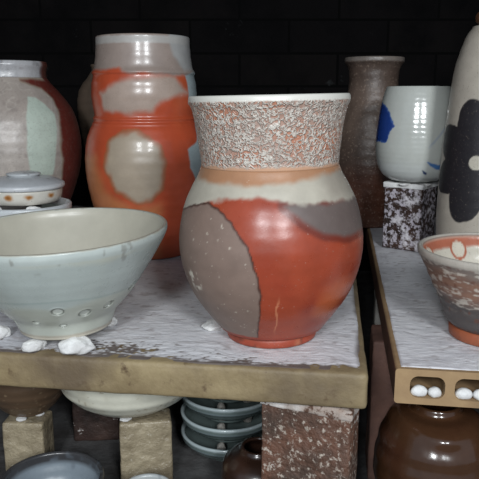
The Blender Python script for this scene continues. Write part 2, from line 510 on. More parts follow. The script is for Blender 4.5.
def vessel_path(outer, wall, foot_r=None, foot_h=.006, recess=.003, step=.0016, lip=None, floor=.008, depth=None, foot_flare=0.0):
    """outer: (r,z) from just above the foot to the rim. Returns path and index where the inside starts, plus index of foot top."""
    out = smooth_curve(outer, step)
    path = []
    fr = foot_r if foot_r else outer[0][0]
    if recess > 0:
        path += [(0, recess)] + line((fr * .3, recess), (fr - .007, recess), .006) + [(fr - .006, .0004), (fr - .005, 0)]
    else:
        path += [(0, 0)] + line((fr * .3, 0), (fr - .005, 0), .006)
    path += [(fr - .0012, 0), (fr - .0003, .0006), (fr, .0016)]
    path += line((fr, .0024), out[0], step)
    path += out
    rr, zr = out[-1]
    lw = lip or wall
    for k in range(1, 6):
        a = pi * k / 6
        path.append((rr - lw / 2 + cos(a) * lw / 2, zr + sin(a) * lw / 2))
    ins = len(path)
    inner = [(max(r - wall, 0.0), z) for r, z in out[::-1]]
    lo = floor if depth is None else zr - depth
    inner = [p for p in inner if p[1] > lo + .004]
    inner = inner[::2]
    inner[0] = (rr - lw, zr)
    path += inner
    rb = inner[-1][0]
    path += [(rb * .86, lo + .0012), (rb * .6, lo), (rb * .3, lo), (0, lo)]
    return path, ins


def throw_rings(amp, freq, seed):
    def f(co, inner):
        r = np.hypot(co[:, 0], co[:, 1])
        k = amp * np.sin(co[:, 2] * freq + seed) * sstep(.01, .03, r) + amp * .8 * noise(np.stack([co[:, 2] * 0 + seed, co[:, 2], co[:, 2] * 0], 1), 120, seed)
        w_ = amp * 1.2 * noise(co, 14, seed, 2)
        sc = 1 + (k + w_) / np.maximum(r, .01)
        co = co.copy()
        co[:, 0] *= sc; co[:, 1] *= sc
        return co
    return f


# ================================================================== THE KILN CHAMBER
def slab_mesh(name, x0, x1, y0, y1, z0, z1, m):
    bm = bmesh.new()
    bmesh.ops.create_cube(bm, size=1)
    for v in bm.verts:
        v.co = ((x0 + x1) / 2 + v.co.x * (x1 - x0), (y0 + y1) / 2 + v.co.y * (y1 - y0), (z0 + z1) / 2 + v.co.z * (z1 - z0))
    me = bpy.data.meshes.new(name); bm.to_mesh(me); bm.free()
    return struct(link(name, me, m, smooth=False))


slab_mesh('floor', -.80, .90, .30, 1.72, -.06, 0.0, M_floor)
slab_mesh('wall_back', -.80, .90, 1.60, 1.72, 0, 1.0, M_brick)
slab_mesh('wall_left', -.90, -.80, .30, 1.72, 0, 1.0, M_brick)
slab_mesh('wall_right', .90, 1.0, .30, 1.72, 0, 1.0, M_brick)
# arched crown
bm = bmesh.new()
N = 28; prev = None
for k in range(N + 1):
    a = pi * k / N
    ring = []
    for rr in (0, .08):
        x = .05 - cos(a) * (.85 + rr); z = .72 + sin(a) * (.32 + rr)
        for y in (.30, 1.72):
            ring.append(bm.verts.new((x, y, z)))
    if prev:
        p, q = prev, ring
        for i, j in ((0, 1), (1, 3), (3, 2), (2, 0)):
            bm.faces.new((p[i], p[j], q[j], q[i]))
    prev = ring
me = bpy.data.meshes.new('ceiling'); bmesh.ops.recalc_face_normals(bm, faces=bm.faces[:]); bm.to_mesh(me); bm.free()
struct(link('ceiling', me, M_brick))
slab_mesh('floor_outside', -3, 3, -3.0, .30, -.5, -.45, M_ground)


# ================================================================== KILN SHELVES
def wash_coat(W, D, seed, bare):
    """brushed white coat lying on a slab top, a real sheet that dips under the slab where it has flaked off"""
    nx = int(W / .0017)
    xs = np.linspace(-W / 2, W / 2, nx)
    ys = -D / 2 + D * (np.linspace(0, 1, 330) ** 1.5)
    X, Y = np.meshgrid(xs, ys)
    P = np.stack([X.ravel(), Y.ravel(), np.zeros(X.size)], 1)
    Q = P * np.array([1, 2.0, 1])
    warp = noise(P, 18, seed + 5, 3) * .05
    Q[:, 1] += warp
    a = noise(Q, 55, seed, 4)
    ridge = 1 - np.abs(noise(Q, 90, seed + 2, 3)) * 2
    f = noise(Q, 160, seed + 3, 3)
    m_ = sstep(-.3, .3, noise(P, 13, seed + 21, 2))
    h = .00065 + .00040 * a + (.0001 + .0003 * m_) * (ridge - .4) + .00022 * f
    bm_ = bare(P, noise(P, 22, seed + 7, 3), noise(Q, 130, seed + 8, 3))
    h = np.clip(h, .0001, .0014) * (1 - bm_) + .0001 * bm_
    edge = np.minimum(np.minimum(W / 2 - np.abs(P[:, 0]), D / 2 - np.abs(P[:, 1])), .004) / .004
    ee = sstep(0, 1, edge)
    h = h * ee - .0016 * (1 - ee)
    top = P.copy(); top[:, 2] = h
    bot = P.copy(); bot[:, 2] = np.minimum(-.0022, h - .0004)
    n0 = len(P); r_, c_ = X.shape
    idx = np.arange(n0).reshape(r_, c_)
    A = np.stack([idx[:-1, :-1], idx[:-1, 1:], idx[1:, 1:], idx[1:, :-1]], -1).reshape(-1, 4)
    rim = np.concatenate([idx[0, :], idx[1:, -1], idx[-1, ::-1][1:], idx[::-1, 0][1:-1]])
    rim2 = np.roll(rim, -1)
    side = np.stack([rim, rim + n0, rim2 + n0, rim2], -1)
    B = (A + n0)[:, ::-1]
    me = bpy.data.meshes.new('kiln_wash')
    me.from_pydata(np.vstack([top, bot]).tolist(), [], np.vstack([A, B, side]).tolist())
    me.update()
    col = np.tile(lin((222, 222, 224)), (n0, 1))
    k = (sstep(-.1, .5, noise(P, 9, seed + 31, 3)) * .5)[:, None]
    col = col * (1 - k) + lin((186, 187, 194)) * k
    k = sstep(-.1, .5, noise(Q, 30, seed + 11, 4))[:, None]
    col = col * (1 - .35 * k) + lin((188, 186, 191)) * .35 * k
    k = (sstep(.25, .55, noise(Q, 110, seed + 12, 3)) * .5)[:, None]
    col = col * (1 - k) + lin((150, 140, 138)) * k
    k = bm_[:, None] * .9
    col = col * (1 - k) + lin((88, 74, 64)) * k
    paint(me, np.vstack([col, col]), .6)
    return me


def kiln_shelf(corner, side, ang, W, D, T, seed, bare, label, hollow=None):
    """corner: the front corner given in metres; side +1 if it is the right front corner"""
    a = R(ang)
    e = np.array([cos(a), sin(a)]); dv = np.array([-sin(a), cos(a)])
    c = np.array(corner) - side * e * W / 2 + dv * D / 2
    root = empty('kiln_shelf', (c[0], c[1], .2 - T), (0, 0, a))
    tag(root, label, 'shelf')
    if hollow is None:
        me = rounded_box('slab', W, D, T, .0045, .008, (.0011, 45, seed), (.008, .02, .005))
        link('slab', me, M_edge, root)
    else:
        hw, hh, pitch, first = hollow
        bm = bmesh.new()

        def loop(cx, cz, w2, h2, r, n=7):
            vs = []
            for qx, qz, a0 in ((1, 1, 0), (-1, 1, 90), (-1, -1, 180), (1, -1, 270)):
                for k in range(n + 1):
                    t = R(a0 + 90 * k / n)
                    vs.append(bm.verts.new((cx + qx * (w2 - r) + r * cos(t), -D / 2, cz + qz * (h2 - r) + r * sin(t))))
            return [bm.edges.new((vs[i], vs[(i + 1) % len(vs)])) for i in range(len(vs))]
        ed = loop(0, T / 2, W / 2, T / 2, .003)
        x = -W / 2 + first
        cells = []
        while x + hw / 2 < W / 2 - .006:
            cells.append(x)
            ed += loop(x, T * .5, hw / 2, hh / 2, min(hh, hw) * .36)
            x += pitch
        bmesh.ops.triangle_fill(bm, use_beauty=True, use_dissolve=False, edges=ed)
        r_ = bmesh.ops.extrude_face_region(bm, geom=bm.faces[:])
        for v in [g for g in r_['geom'] if isinstance(g, bmesh.types.BMVert)]:
            v.co.y += D
        bmesh.ops.recalc_face_normals(bm, faces=bm.faces[:])
        me = bpy.data.meshes.new('slab'); bm.to_mesh(me); bm.free()
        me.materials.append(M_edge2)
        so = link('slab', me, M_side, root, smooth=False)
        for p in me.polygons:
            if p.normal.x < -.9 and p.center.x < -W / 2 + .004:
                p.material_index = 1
    k = link('kiln_wash', wash_coat(W - .004, D - .004, seed, bare), M_wash, root, (0, 0, T))
    k['label'] = 'flaking white kiln wash'
    if hollow:
        return root, [tuple(c + e * x - dv * (D / 2)) for x in cells], e, dv
    return root


def bare_left(P, n1, n2):
    # worn through along the front lip and in a strip before the bowl's wads
    W2 = .31; D2 = .40
    y = P[:, 1] + D2; x = P[:, 0] + W2
    n3_ = noise(P * np.array([1, 1.7, 1]), 200, 95, 2)
    lipm = sstep(.018, .011, y + .006 * n1 + .007 * n3_)
    Q = P * np.array([1, 1.7, 1])
    n3 = noise(Q, 260, 91, 3); n4 = noise(Q, 120, 92, 2)
    zone = np.exp(-((x - .385) / .055) ** 2 - ((y - .030) / .020) ** 2) + .55 * sstep(.045, .012, y) * sstep(-.1, .4, n1)
    worn = sstep(.42, .54, zone * .62 + .55 * n3 + .25 * n4)
    chips = sstep(.50, .62, n3 * .8 + .3 * n1) * .6
    side = sstep(.010, .003, W2 * 2 - x + .006 * n1)
    return np.clip(np.maximum.reduce([lipm, worn, chips, side]), 0, 1)


def bare_right(P, n1, n2):
    y = P[:, 1] + .375; x = P[:, 0] + .21
    lipm = sstep(.004, .001, y + .003 * n1)
    side = sstep(.006, .002, x + .003 * n1)
    return np.clip(np.maximum(np.maximum(lipm, side), sstep(.5, .7, n2 + .3 * n1) * .6), 0, 1)


kiln_shelf((.1085, .5185), 1, -8.0, .62, .80, .033, 4, bare_left,
           'thick solid kiln shelf with tan edge under the big vase and holed bowl')
rs, cells, ev, dvv = kiln_shelf((.1345, .5315), -1, -8.5, .42, .75, .032, 8, bare_right,
                                'kiln shelf with oblong holes in its front edge, at the right', hollow=(.0295, .0200, .0375, .0275))

# white wads stuffed in the shelf's holes
WADL = [('white clay lump at the left inside the first oblong hole of the shelf edge', 'white clay lump at the right inside the first oblong hole of the shelf edge'),
        ('white clay lump at the left inside the second hole, cut by the picture edge', 'white clay lump at the right inside the second hole, cut by the picture edge')]
for i in range(2):
    cx, cy = cells[i]
    for j, dx in enumerate((-.0060, .0072)):
        p = np.array([cx, cy]) + ev * dx + dvv * .0062
        tag(lump('clay_wad', (.0150, .0112)[j], .011, (.0108, .0100)[j], 31 + i * 2 + j, M_wad, (p[0], p[1], .2 - .032 + .0060 + .0001), 0, 3, .15),
            WADL[i][j], 'clay wad', 'white wads in the shelf holes')

# ================================================================== POTS ON THE LEFT SHELF
def pot_root(key, name, label, cat, rot=(0, 0, 0), group=None, z=None):
    L = DATA[key]['loc']
    o = empty(name, (L[0], L[1], L[2] if z is None else z), rot)
    return tag(o, label, cat, group)


# ---- the big vase in front
G_vase = glaze('wood fired vase glaze', .18, 45, speck=(520, .70, .74, (206, 198, 186), .6), bump=(28, .10, .004), fine=(260, .06, .001), spec=.5)
d = DATA['front']; pr = d['prof']; PL = d['poly']
ang_f = math.degrees(math.atan2(d['loc'][0], d['loc'][1]))
t = pot_root('front', 'vase', 'large wide vase with pebbled white neck over orange, grey and mauve body', 'vase', (0, R(-1.2), R(-ang_f)))
zc = pr[11][1]
zn = [z for r, z in pr if True]
ineck = min(range(len(pr)), key=lambda i: abs(pr[i][0] - .0624) + (0 if pr[i][1] > .15 else 9))
zneck = pr[ineck][1]
out_b = smooth_curve(pr[1:ineck + 1], .0011)
fr = .0425
foot_path = [(0, .004), (fr * .5, .004), (fr - .008, .004), (fr - .006, .0003), (fr - .004, 0), (fr - .001, 0), (fr + .0004, .0008), (fr + .0012, .003), (fr + .0012, .006), (fr + .0006, .0092), (0, .0092)]
me, co, inn = lathe('foot', foot_path, 160)
s = Skin(co, inn, (152, 66, 44), .5); s.spots(140, .1, .6, (110, 58, 44)); s.spots(90, .2, .6, (178, 118, 88), seed=4, amount=.6); s.done(me)
link('foot', me, G_vase, t)
body = [(0, .0092)] + line((fr * .4, .0092), (fr - .0004, .0092), .004) + [(fr - .0006, .0104)] + line((fr + .0006, .0118), out_b[0], .0012) + out_b
ni = len(body)
inner = [(r - .0055, z) for r, z in out_b[::-4]]
body += inner + [(.03, .016), (0, .015)]
me, co, inn = lathe('body', body, 420, inside_from=ni, warp=throw_rings(.00005, 500, 2))
s = Skin(co, inn, (150, 66, 44), .30)
s.spots(26, .0, .7, (132, 50, 34), seed=12, amount=.8)
s.spots(20, .25, .8, (176, 92, 56), seed=14, amount=.7)
s.band(.155, .30, (166, 118, 86), .4, .004, .004, 40)
s.poly(PL['dark'], (102, 90, 86), .42, .0030, .002, 60, 7, edge=((112, 50, 38), .008))
s.poly(PL['ash'], (176, 170, 156), .46, .0022, .0035, 110, 6)
s.coat(sstep(.5, .9, s.th) * sstep(.172, .160, s.z) * sstep(.13, .15, s.z) * (~inn) * .45, (120, 108, 100))
s.poly(PL['tan'], (164, 116, 82), .30, .003, .003, 90, 5, amount=.9)
s.poly(PL['mauve'], (126, 107, 97), .52, .0010, .0016, 160, 8, edge=((70, 46, 40), .0022))
mz = poly_sdf(s.th * .08, s.z, [(R(a) * .08, z) for a, z in PL['mauve']])
flak = (mz < -.002) & ~inn
s.coat(flak * sstep(.60, .70, noise(co, 300, 21, 2)) * .8, (186, 176, 162), .7)
pz = np.hypot(s.th * .08 - R(-55) * .08, (s.z - .068) * .8)
s.coat(flak * sstep(.012, .006, pz) * sstep(.0, .3, noise(co, 260, 22, 2)), (200, 192, 178), .7)
s.coat((~inn) * sstep(.0011, .0004, np.abs(s.th * .08 - .004 + .004 * noise(co, 60, 41, 2) - (s.z - .03) * .1)) * sstep(.018, .03, s.z) * sstep(.065, .05, s.z) * .6, (208, 140, 104))
s.band(0, .0145, (146, 60, 40), .5, .001, .001)
s.done(me)
link('body', me, G_vase, t)


def pebbled_neck():
    t_ = NT('pebbled ash neck')
    v = t_.objco()
    nz0 = t_.tex(250, 2, .5, v, .6)
    ab = t_.add('ShaderNodeMath', operation='SUBTRACT'); t_.l(nz0, ab.inputs[0]); ab.inputs[1].default_value = .5
    ab2 = t_.add('ShaderNodeMath', operation='ABSOLUTE'); t_.l(ab.outputs[0], ab2.inputs[0])
    nz = t_.ramp(ab2.outputs[0], .0, .13, (1, 1, 1, 1), (0, 0, 0, 1))
    at = t_.add('ShaderNodeAttribute', attribute_name='glaze')
    rg = t_.ramp(nz, .22, .68)
    big = t_.tex(34, 3, .5, v)
    low = t_.mix(t_.ramp(big, .42, .62), (164, 140, 128), (174, 120, 96))
    white = t_.mix(t_.ramp(t_.tex(60, 3, .5, v), .3, .7), (206, 200, 190), (182, 172, 162))
    c = t_.mix(rg, low, white)
    c = t_.mix(at.outputs['Alpha'], c, at.outputs['Color'])
    t_.l(c, t_.b.inputs['Base Color']); t_.b.inputs['Roughness'].default_value = .36
    inv = t_.add('ShaderNodeMath', operation='SUBTRACT'); inv.inputs[0].default_value = 1.0; t_.l(at.outputs['Alpha'], inv.inputs[1])
    hh = t_.add('ShaderNodeMath', operation='MULTIPLY'); t_.l(nz, hh.inputs[0]); t_.l(inv.outputs[0], hh.inputs[1])
    nm = t_.bump(hh.outputs[0], .8, .0016)
    t_.l(nm, t_.b.inputs['Normal'])
    return t_.m


def pebble(co, inner):
    r = np.hypot(co[:, 0], co[:, 1])
    k = .0003 * noise(co, 230, 55, 2) * (~inner) * sstep(zneck + .002, zneck + .006, co[:, 2]) * (1 - sstep(pr[-2][1] - .003, pr[-2][1], co[:, 2]))
    co = co.copy(); sc = 1 + k / r
    co[:, 0] *= sc; co[:, 1] *= sc
    return co


out_n = smooth_curve(pr[ineck:], .0009)
path = list(out_n)
rr, zr = out_n[-1]; lw = .0045
for k in range(1, 7):
    a = pi * k / 7
    path.append((rr - lw / 2 + cos(a) * lw / 2, zr + sin(a) * lw * .5))
ni = len(path)
path += [(r - .0052 if z < zr - .004 else r - lw, z) for r, z in out_n[::-3]]
path[-1] = (path[-1][0], zneck)
me, co, inn = lathe('neck', path, 420, closed=True, inside_from=ni, warp=pebble)
s = Skin(co, inn, (205, 200, 192), 0.0)
s.rough[:] = 0
s.coat(sstep(pr[-2][1] + .0002, pr[-2][1] + .0012, s.z), (206, 204, 196), 1.0)
s.coat(inn * 1.0, (150, 132, 118), 1.0)
s.coat((1 - sstep(zneck + .001, zneck + .0055, s.z + .003 * noise(co, 120, 3))) * (~inn), (186, 146, 118), 1.0)
s.done(me)
k = link('neck', me, pebbled_neck(), t); k['label'] = 'pebbled white and orange neck'

# ---- the holed bowl
G_bowl = glaze('celadon bowl glaze', .10, 40, speck=(600, .70, .76, (120, 112, 100), .35), bump=(40, .08, .003), spec=.5)
d = DATA['bowl']
LIFT = .0035                                   # the bowl stands on fat wads
pr = [(r, z - LIFT) for r, z in d['prof']]
ang_b = math.degrees(math.atan2(d['loc'][0], d['loc'][1]))
t = pot_root('bowl', 'bowl', 'pale grey-green bowl with round dents near its foot, on white wads', 'bowl', (R(0.5), R(-2.2), R(-ang_b)))
t.location.z += LIFT
DOT = [(a, z - LIFT) for a, z in d['poly']['dots']]
DR = [.0060, .0060, .0036, .0036, .0054, .0058]
rbowl = lambda z: np.interp(z, [p[1] for p in pr], [p[0] for p in pr])


def dents(co, inner):
    th = np.arctan2(co[:, 0], -co[:, 1]); r = np.hypot(co[:, 0], co[:, 1])
    co = co.copy(); k = np.zeros(len(co))
    allp = list(zip(DOT, DR))
    for q in range(7):
        allp.append(((100 + q * 33, .018 + .008 * (q % 3)), .0042))
    for (a, z), rad in allp:
        slope = 1.35
        dx = (th - R(a) + pi) % (2 * pi) - pi
        dd = np.hypot(dx * r, (co[:, 2] - z) * slope)
        k -= .0024 * (1 - sstep(rad * .72, rad, dd)) * (~inner)
        k += .0004 * np.exp(-((dd - rad * 1.1) / (rad * .16)) ** 2) * (~inner)
    k += .0005 * noise(co, 22, 5, 2) + .00003 * np.sin(co[:, 2] * 700) * (~inner)
    sc = 1 + k / np.maximum(r, .02)
    co[:, 0] *= sc; co[:, 1] *= sc
    return co


outer = [(.0455, .0050)] + [p for p in pr if p[1] > .010]
path, ni = vessel_path(outer, .0048, foot_r=.0440, recess=.003, step=.0009, lip=.0036, floor=.013)
me, co, inn = lathe('body', path, 420, inside_from=ni, warp=dents)
s = Skin(co, inn, (176, 180, 170), .32)
s.band(.040, .086, (172, 182, 180), .28, .004, .010, 22, 8, .75)
s.coat(sstep(.0016, .0005, np.abs(s.z - .046 - .006 * noise(np.stack([co[:, 0], co[:, 1], co[:, 1] * 0], 1), 16, 31, 2))) * (~inn) * .5, (150, 164, 160))
s.band(.086, .0945, (176, 184, 180), .3, .001, .001)
s.band(.0950, .101, (122, 108, 92), .4, .0006, .0005, amount=.65)
s.coat(sstep(.40, .55, noise(co * np.array([1, 1, .35]), 190, 61, 2)) * sstep(.074, .082, s.z) * (~inn) * .55, (122, 120, 112))
s.band(0, .0050, (176, 170, 156), .6, .001, .001)
s.inside((172, 168, 154), .34)
s.coat(sstep(.0945, .0975, s.z) * inn * .6, (150, 140, 124))
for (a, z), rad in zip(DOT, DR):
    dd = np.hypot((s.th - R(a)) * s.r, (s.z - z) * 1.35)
    s.coat(sstep(rad * .18, 0, np.abs(dd - rad * .86)) * (~inn) * .9, (66, 68, 64))  # dark ring: the dent's crescent shadow painted into the colour
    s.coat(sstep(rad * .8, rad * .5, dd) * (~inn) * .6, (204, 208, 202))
s.done(me)
link('body', me, G_bowl, t)

WB = [(-.150, .5700, .034, .026, .0195, 'lumpy white wad under the bowl foot, nearest the shelf edge'),
      (-.1900, .5740, .023, .017, .0145, 'small white wad under the left front of the bowl foot'),
      (-.132, .640, .018, .016, .0138, 'white wad under the back right of the bowl foot'),
      (-.205, .635, .018, .016, .0138, 'white wad under the back left of the bowl foot')]
for i, (x, y, a, b, c, lab) in enumerate(WB):
    tag(lump('clay_wad', a, b, c * .82, 5 + i, M_wad, (x, y, .2008), i * .8), lab, 'clay wad', 'wads under the holed bowl')
tag(lump('clay_wad', .020, .014, .014, 15, M_wad, (-.2320, .605, .2008), .4), 'white wad on the shelf left of the bowl foot, at the picture edge', 'clay wad', 'loose wads on the left shelf')
tag(lump('clay_wad', .030, .024, .010, 16, M_wad, (-.0240, .632, .2008), .9), 'flat white wad peeking out at the left of the big vase foot', 'clay wad', 'loose wads on the left shelf')

# ---- the tall orange vase behind
G_or = glaze('flashed orange vase glaze', .16, 40, speck=(480, .68, .74, (120, 100, 88), .5), bump=(34, .14, .004), fine=(200, .05, .001), spec=.5, coat=.2)
d = DATA['orange']; pr = d['prof']; PL = d['poly']
ang_o = math.degrees(math.atan2(d['loc'][0], d['loc'][1]))
t = pot_root('orange', 'vase', 'tall orange vase with ridged waist and pale patches, behind the bowl', 'vase', (0, 0, R(-ang_o)))
iz = len(pr) - 6
zn_ = pr[iz][1]
path, ni = vessel_path(pr[:], .005, foot_r=pr[0][0] - .001, recess=.003, step=.0013, floor=.012)


def ridges(co, inner):
    co = throw_rings(.00012, 420, 6)(co, inner)
    r = np.hypot(co[:, 0], co[:, 1]); z = co[:, 2]
    k = (.0011 * np.exp(-((z - RZ[0]) / .0014) ** 2) + .0013 * np.exp(-((z - RZ[1]) / .0015) ** 2) + .001 * np.exp(-((z - RZ[2]) / .0014) ** 2)) * (~inner)
    sc = 1 + k / np.maximum(r, .02)
    co[:, 0] *= sc; co[:, 1] *= sc
    return co


zpix = lambda py: np.interp(py, [36, 44, 52, 60, 68, 76, 84, 92, 100, 108, 116, 124, 132, 140, 148, 156, 164, 172, 180, 188, 196, 204, 212, 220, 228, 236, 244, 252], [0.3097, 0.2989, 0.288, 0.277, 0.266, 0.255, 0.2439, 0.2327, 0.2215, 0.2102, 0.1989, 0.1875, 0.176, 0.1645, 0.1529, 0.1413, 0.1296, 0.1179, 0.106, 0.0942, 0.0822, 0.0702, 0.0582, 0.046, 0.0339, 0.0216, 0.0093, -0.0031])
RZ = (zpix(74), zpix(117.5), zpix(122.5))
me, co, inn = lathe('body', path, 360, inside_from=ni, warp=ridges)
s = Skin(co, inn, (172, 74, 46), .33)
s.spots(18, .1, .7, (180, 90, 56), seed=4, amount=.6)
s.spots(24, .3, .8, (146, 60, 42), seed=6, amount=.6)
s.poly(PL['tanlow'], (176, 116, 74), .4, .010, .006, 40, 3, amount=.8)
s.poly(PL['mid'], (166, 148, 136), .28, .006, .005, 60, 4)
s.poly(PL['low'], (160, 146, 128), .38, .0045, .005, 70, 5, edge=((150, 92, 62), .007))
s.poly(PL['neck'], (146, 132, 124), .30, .003, .004, 60, 6)
s.poly(PL['neckblue'], (164, 168, 168), .4, .004, .006, 50, 7, amount=.7)
s.poly(PL['blue'], (150, 162, 164), .4, .0018, .003, 60, 8)
s.band(zpix(46), zpix(39), (170, 168, 164), .4, .001, .001, amount=.8)
s.inside((96, 78, 68), .6)
s.done(me)
link('body', me, G_or, t)

# ---- the round grey and red jar at the left edge
G_jar = glaze('speckled jar glaze', .16, 60, speck=(340, .54, .70, (120, 112, 106), .32), bump=(50, .2, .004), fine=(240, .12, .0012), spec=.5)
d = DATA['leftjar']; pr = d['prof']; PL = d['poly']
ang_j = math.degrees(math.atan2(d['loc'][0], d['loc'][1]))
t = pot_root('leftjar', 'jar', 'round grey speckled jar with dark red side and mint streak, at left edge', 'jar', (0, 0, R(-ang_j)))
irim = len(pr) - 4
zr_ = pr[irim][1]
out = smooth_curve(pr[:irim + 1], .0014)
fr = pr[0][0] - .001
path = [(0, .003)] + line((.02, .003), (fr - .007, .003), .006) + [(fr - .005, 0), (fr - .001, 0), (fr, .0015)] + line((fr, .003), out[0], .0014) + out
ni = len(path)
path += [(r - .005, z) for r, z in out[::-3]] + [(.03, .014), (0, .013)]
me, co, inn = lathe('body', path, 360, inside_from=ni, warp=throw_rings(.0001, 420, 9))
s = Skin(co, inn, (162, 152, 144), .36)
s.spots(22, .1, .6, (176, 168, 160), seed=3, amount=.7)
s.spots(120, .15, .5, (140, 130, 124), seed=13, amount=.55)
s.coat(sstep(.05, .0, np.abs(noise(co, 45, 15, 3))) * (~inn) * .5, (186, 178, 168))
s.poly(PL['red'], (98, 40, 32), .48, .003, .003, 60, 4, edge=((150, 138, 124), .004))
s.poly(PL['mint'], (178, 190, 178), .38, .0014, .0016, 90, 5)
s.inside((90, 76, 68), .6)
s.done(me)
link('body', me, G_jar, t)
out = smooth_curve(pr[irim:], .0010)
rr, zr = out[-1]
path = list(out) + [(rr - .0025 + cos(pi * k / 6) * .0025, zr + sin(pi * k / 6) * .002) for k in range(1, 6)]
ni = len(path)
path += [(r - .005, z) for r, z in out[::-2]]
path[-1] = (path[-1][0], zr_)
me, co, inn = lathe('rim', path, 300, closed=True, inside_from=ni)
s = Skin(co, inn, (172, 172, 174), .28)
s.spots(80, .1, .5, (120, 118, 120), seed=3, amount=.8)
s.coat(sstep(R(48), R(62), s.th), (96, 52, 44), .4)
s.done(me)
k = link('rim', me, G_jar, t); k['label'] = 'silvery ash-glazed rim'

# ---- small lidded jar set on a grey bowl
G_lid = glaze('grey white slip glaze', .14, 70, speck=(420, .66, .72, (120, 110, 100), .5), bump=(70, .15, .003), spec=.5)
d = DATA['underpot']; pr = d['prof']
t = pot_root('underpot', 'bowl', 'grey bowl carrying the small lidded jar, behind the holed bowl', 'bowl')
pr = [(r, z * .95) for r, z in pr]
path, ni = vessel_path(pr, .005, foot_r=.032, recess=.003, step=.0018, lip=.006, floor=.086)
me, co, inn = lathe('body', path, 240, inside_from=ni, warp=throw_rings(.0004, 500, 5))
s = Skin(co, inn, (156, 158, 160), .35)
s.spots(70, .2, .6, (112, 108, 104), seed=4, amount=.6)
s.band(.083, .12, (186, 190, 192), .3, .001, .001, both=True)
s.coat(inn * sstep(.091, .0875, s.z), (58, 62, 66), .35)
s.done(me)
link('body', me, G_lid, t)
bz = .2015 + .086
lx, ly = d['loc'][0], .83
t = tag(empty('lidded_jar', (lx + .001, ly, bz + .0100)), 'small low lidded jar, white with rust spots, stacked on grey bowl', 'jar')
body = [(0, 0), (.030, 0), (.0400, .0008)] + smooth_curve([(.0418, .002), (.0440, .0055), (.0456, .011), (.0464, .0175)], .0012) + [(.0458, .019), (.043, .019)]
ni = len(body)
body += [(.0420, .016), (.0405, .008), (.03, .004), (0, .004)]
body = [(r, z * .95) for r, z in body]
me, co, inn = lathe('body', body, 220, inside_from=ni)
s = Skin(co, inn, (200, 196, 186), .34)
for a in (-6, -50, 24, 60, -80):
    dd = np.hypot((s.th - R(a)) * .045, (s.z - .0115) * 1.6) + .0035 * noise(co, 160, 7)
    s.coat(sstep(.0075, .002, dd) * (~inn), (164, 112, 54), .4)
    s.coat(sstep(.003, .0005, dd) * (~inn) * .7, (120, 70, 34), .4)
s.done(me)
link('body', me, G_lid, t)
lid = [(0, .0192), (.040, .0192), (.047, .0192), (.0492, .0200), (.0502, .0225), (.0494, .0252)] + smooth_curve([(.0485, .0262), (.043, .0292), (.033, .0325), (.022, .0345), (.017, .0348)], .0012) + [(0, .0348)]
lid = [(r, z * .95) for r, z in lid]
me, co, inn = lathe('lid', lid, 220, warp=throw_rings(.0002, 900, 5))
s = Skin(co, inn, (196, 198, 200), .3)
s.band(.0220, .04, (164, 168, 172), .35, .001, .002, 80, amount=.6)
s.spots(120, .4, .6, (112, 108, 108), seed=4, amount=.5)
s.done(me)
lo = link('lid', me, G_lid, t)
kn = [(0, .0346), (.0165, .0346), (.0165, .0360), (.0185, .0372), (.0180, .0386), (.012, .0402), (0, .0408)]
kn = [(r * 1.15, z * .95) for r, z in kn]
me, co, inn = lathe('knob', kn, 120)
s = Skin(co, inn, (180, 184, 186), .3); s.spots(160, .2, .5, (140, 142, 144), seed=2); s.done(me)
link('knob', me, G_lid, lo)
for i, (dx, dy, lab) in enumerate(((.023, -.036, 'white wad under the right front of the small lidded jar'),
                                   (-.026, -.031, 'white wad under the left front of the small lidded jar'),
                                   (.000, .037, 'white wad under the back of the small lidded jar'))):
    tag(lump('clay_wad', (.020), .012, .0125, 41 + i, M_wad, (lx + dx, ly + dy, bz + .0002), dx * 12), lab, 'clay wad', 'wads under the lidded jar')

# ---- dim jar behind the tall orange vase
G_dim = glaze('dim grey brown glaze', .2, 40, bump=(50, .3, .004), spec=.4)
d = DATA['dimvase']; pr = [p for p in d['prof'] if p[1] > .004]
t = pot_root('dimvase', 'jar', 'dim grey-brown jar half hidden behind the tall orange vase', 'jar')
path, ni = vessel_path(pr, .005, foot_r=pr[0][0], recess=.003, step=.003, floor=.012)
me, co, inn = lathe('body', path, 160, inside_from=ni, warp=throw_rings(.0004, 400, 2))
s = Skin(co, inn, (100, 86, 74), .5); s.spots(30, .1, .6, (104, 90, 80), seed=4); s.done(me)
link('body', me, G_dim, t)

# ================================================================== POTS ON THE RIGHT SHELF
G_back = glaze('rough brown ash glaze', .25, 50, speck=(260, .58, .68, (150, 132, 116), .5), bump=(60, .4, .004), fine=(200, .3, .0015), spec=.5)
d = DATA['backvase']; pr = d['prof']
t = pot_root('backvase', 'vase', 'dark brown narrow-necked vase in shadow behind the cup', 'vase')
path, ni = vessel_path(pr, .005, foot_r=pr[0][0] - .001, recess=.003, step=.0018, floor=.012)
me, co, inn = lathe('body', path, 240, inside_from=ni, warp=throw_rings(.0002, 380, 3))
s = Skin(co, inn, (82, 68, 60), .45)
s.band(.150, .245, (104, 88, 78), .45, .02, .02, 20, amount=.8)
s.band(0, .10, (92, 52, 36), .4, .03, .02, 20, amount=.8)
s.band(.284, .30, (116, 108, 102), .4, .001, .001)
s.inside((60, 50, 44), .6)
s.done(me)
link('body', me, G_back, t)

# ---- brick prop carrying the cup
d = DATA['cup']; PX, PY = d['loc'][0], d['loc'][1]
cupz = d['prof'][0][1]
post_h = cupz - .006 - .2013


